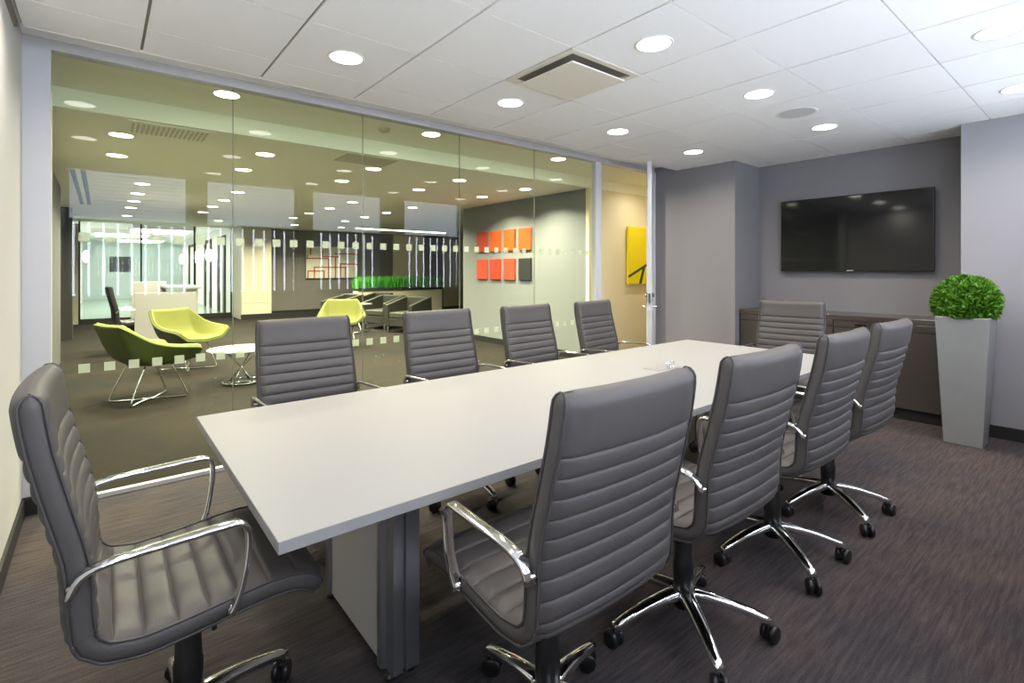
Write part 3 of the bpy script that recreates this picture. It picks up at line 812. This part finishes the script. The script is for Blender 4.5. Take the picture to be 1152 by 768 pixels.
# right angled orange lines, in picture units 0..1
seg = [(0, .62, .42, .62), (.42, .62, .42, .0), (.55, .66, .55, 0), (.32, .68, .62, .68), (.62, .68, .62, .95), (.55, .78, 1, .78), (.65, .45, 1, .45), (.65, .45, .65, 0), (.15, .34, .78, .34), (.15, .34, .15, 0), (.75, .34, .75, .03), (.03, .22, .33, .22), (.33, .22, .33, 0), (.03, .22, .03, 0), (.08, .75, .08, .98), (.30, .68, .30, .98), (.02, .62, .02, .7)]
ln = MB()
for a, b, c, d in seg:
    x0, x1 = sorted((a, c)); z0, z1 = sorted((b, d)); w = .017
    ln.box(-.81+1.62*max(0, x0-w/1.6), -.81+1.62*min(1, x1+w/1.6), -.054, -.0502, -.49+.98*max(0, z0-w), -.49+.98*min(1, z1+w))
ln.build('painted_lines', M['orange'], ap)

# lobby fittings
lbp = canvas('lobby_picture', .80, .72, (.70, 29.998, 1.62), 0, M['darkpic'], 'small dark picture on the mint wall of the far lobby')
for x, y, z, lab in ((-.60, 24.5, 1.85, 'glowing wall sconce at the left side of the far lobby'), (3.02, 19.9, 1.85, 'nearest glowing wall sconce at the right side of the far lobby'), (3.02, 22.9, 1.85, 'middle glowing wall sconce at the right side of the far lobby'), (3.02, 27.4, 1.85, 'farthest glowing wall sconce at the right side of the far lobby')):
    s = thing('wall_sconce', lab, 'wall light', (x, y, z), 0, 'wall sconces in the far lobby')
    sx = 1 if x < 0 else -1
    MB().lathe([(.02, -.22), (.08, -.16), (.11, 0), (.08, .16), (.02, .22)], sx*.16, 0, 16).build('shade', M['sconce'], s)
    MB().box(min(0, sx*.02), max(0, sx*.02), -.05, .05, -.1, .1).box(min(0, sx*.14), max(0, sx*.14), -.01, .01, -.01, .01).build('back_plate', M['chrome'], s)
for x, y, lab in ((1.45, 19.0, 'nearest bright square light box in the far lobby ceiling'), (.55, 22.0, 'middle bright square light box in the far lobby ceiling'), (1.3, 26.0, 'farthest bright square light box in the far lobby ceiling')):
    s = thing('light_box', lab, 'ceiling light', (x, y, 2.70), 0, 'light boxes in the lobby ceiling')
    MB().box(-.8, .8, -1.0, 1.0, -.16, 0).build('frame', M['lobbyw'], s)
    MB().box(-.7, .7, -.9, .9, -.175, -.16).build('diffuser', M['coffer'], s)

# ------------------------------------------------------------------ world, camera, view
w = bpy.data.worlds.new('World'); bpy.context.scene.world = w; w.use_nodes = True
w.node_tree.nodes['Background'].inputs[0].default_value = (.7, .8, 1, 1); w.node_tree.nodes['Background'].inputs[1].default_value = .4
cam = bpy.data.cameras.new('camera'); co = bpy.data.objects.new('camera', cam); C.objects.link(co)
cam.sensor_width = 36; cam.lens = 566.27/1152*36; cam.shift_y = -80.24/1152; cam.clip_start = .02
co.location = (0, 0, CAMZ); co.rotation_euler = (PI/2, 0, math.radians(50.775-90))
sc = bpy.context.scene; sc.camera = co
sc.view_settings.view_transform = 'Standard'; sc.view_settings.look = 'None'
sc.view_settings.exposure = 0.68; sc.view_settings.gamma = 1; sc.view_settings.use_curve_mapping = False
sc.cycles.max_bounces = 10; sc.cycles.diffuse_bounces = 6; sc.cycles.glossy_bounces = 5; sc.cycles.transparent_max_bounces = 16
sc.cycles.sample_clamp_indirect = 6; sc.cycles.caustics_reflective = False; sc.cycles.caustics_refractive = False
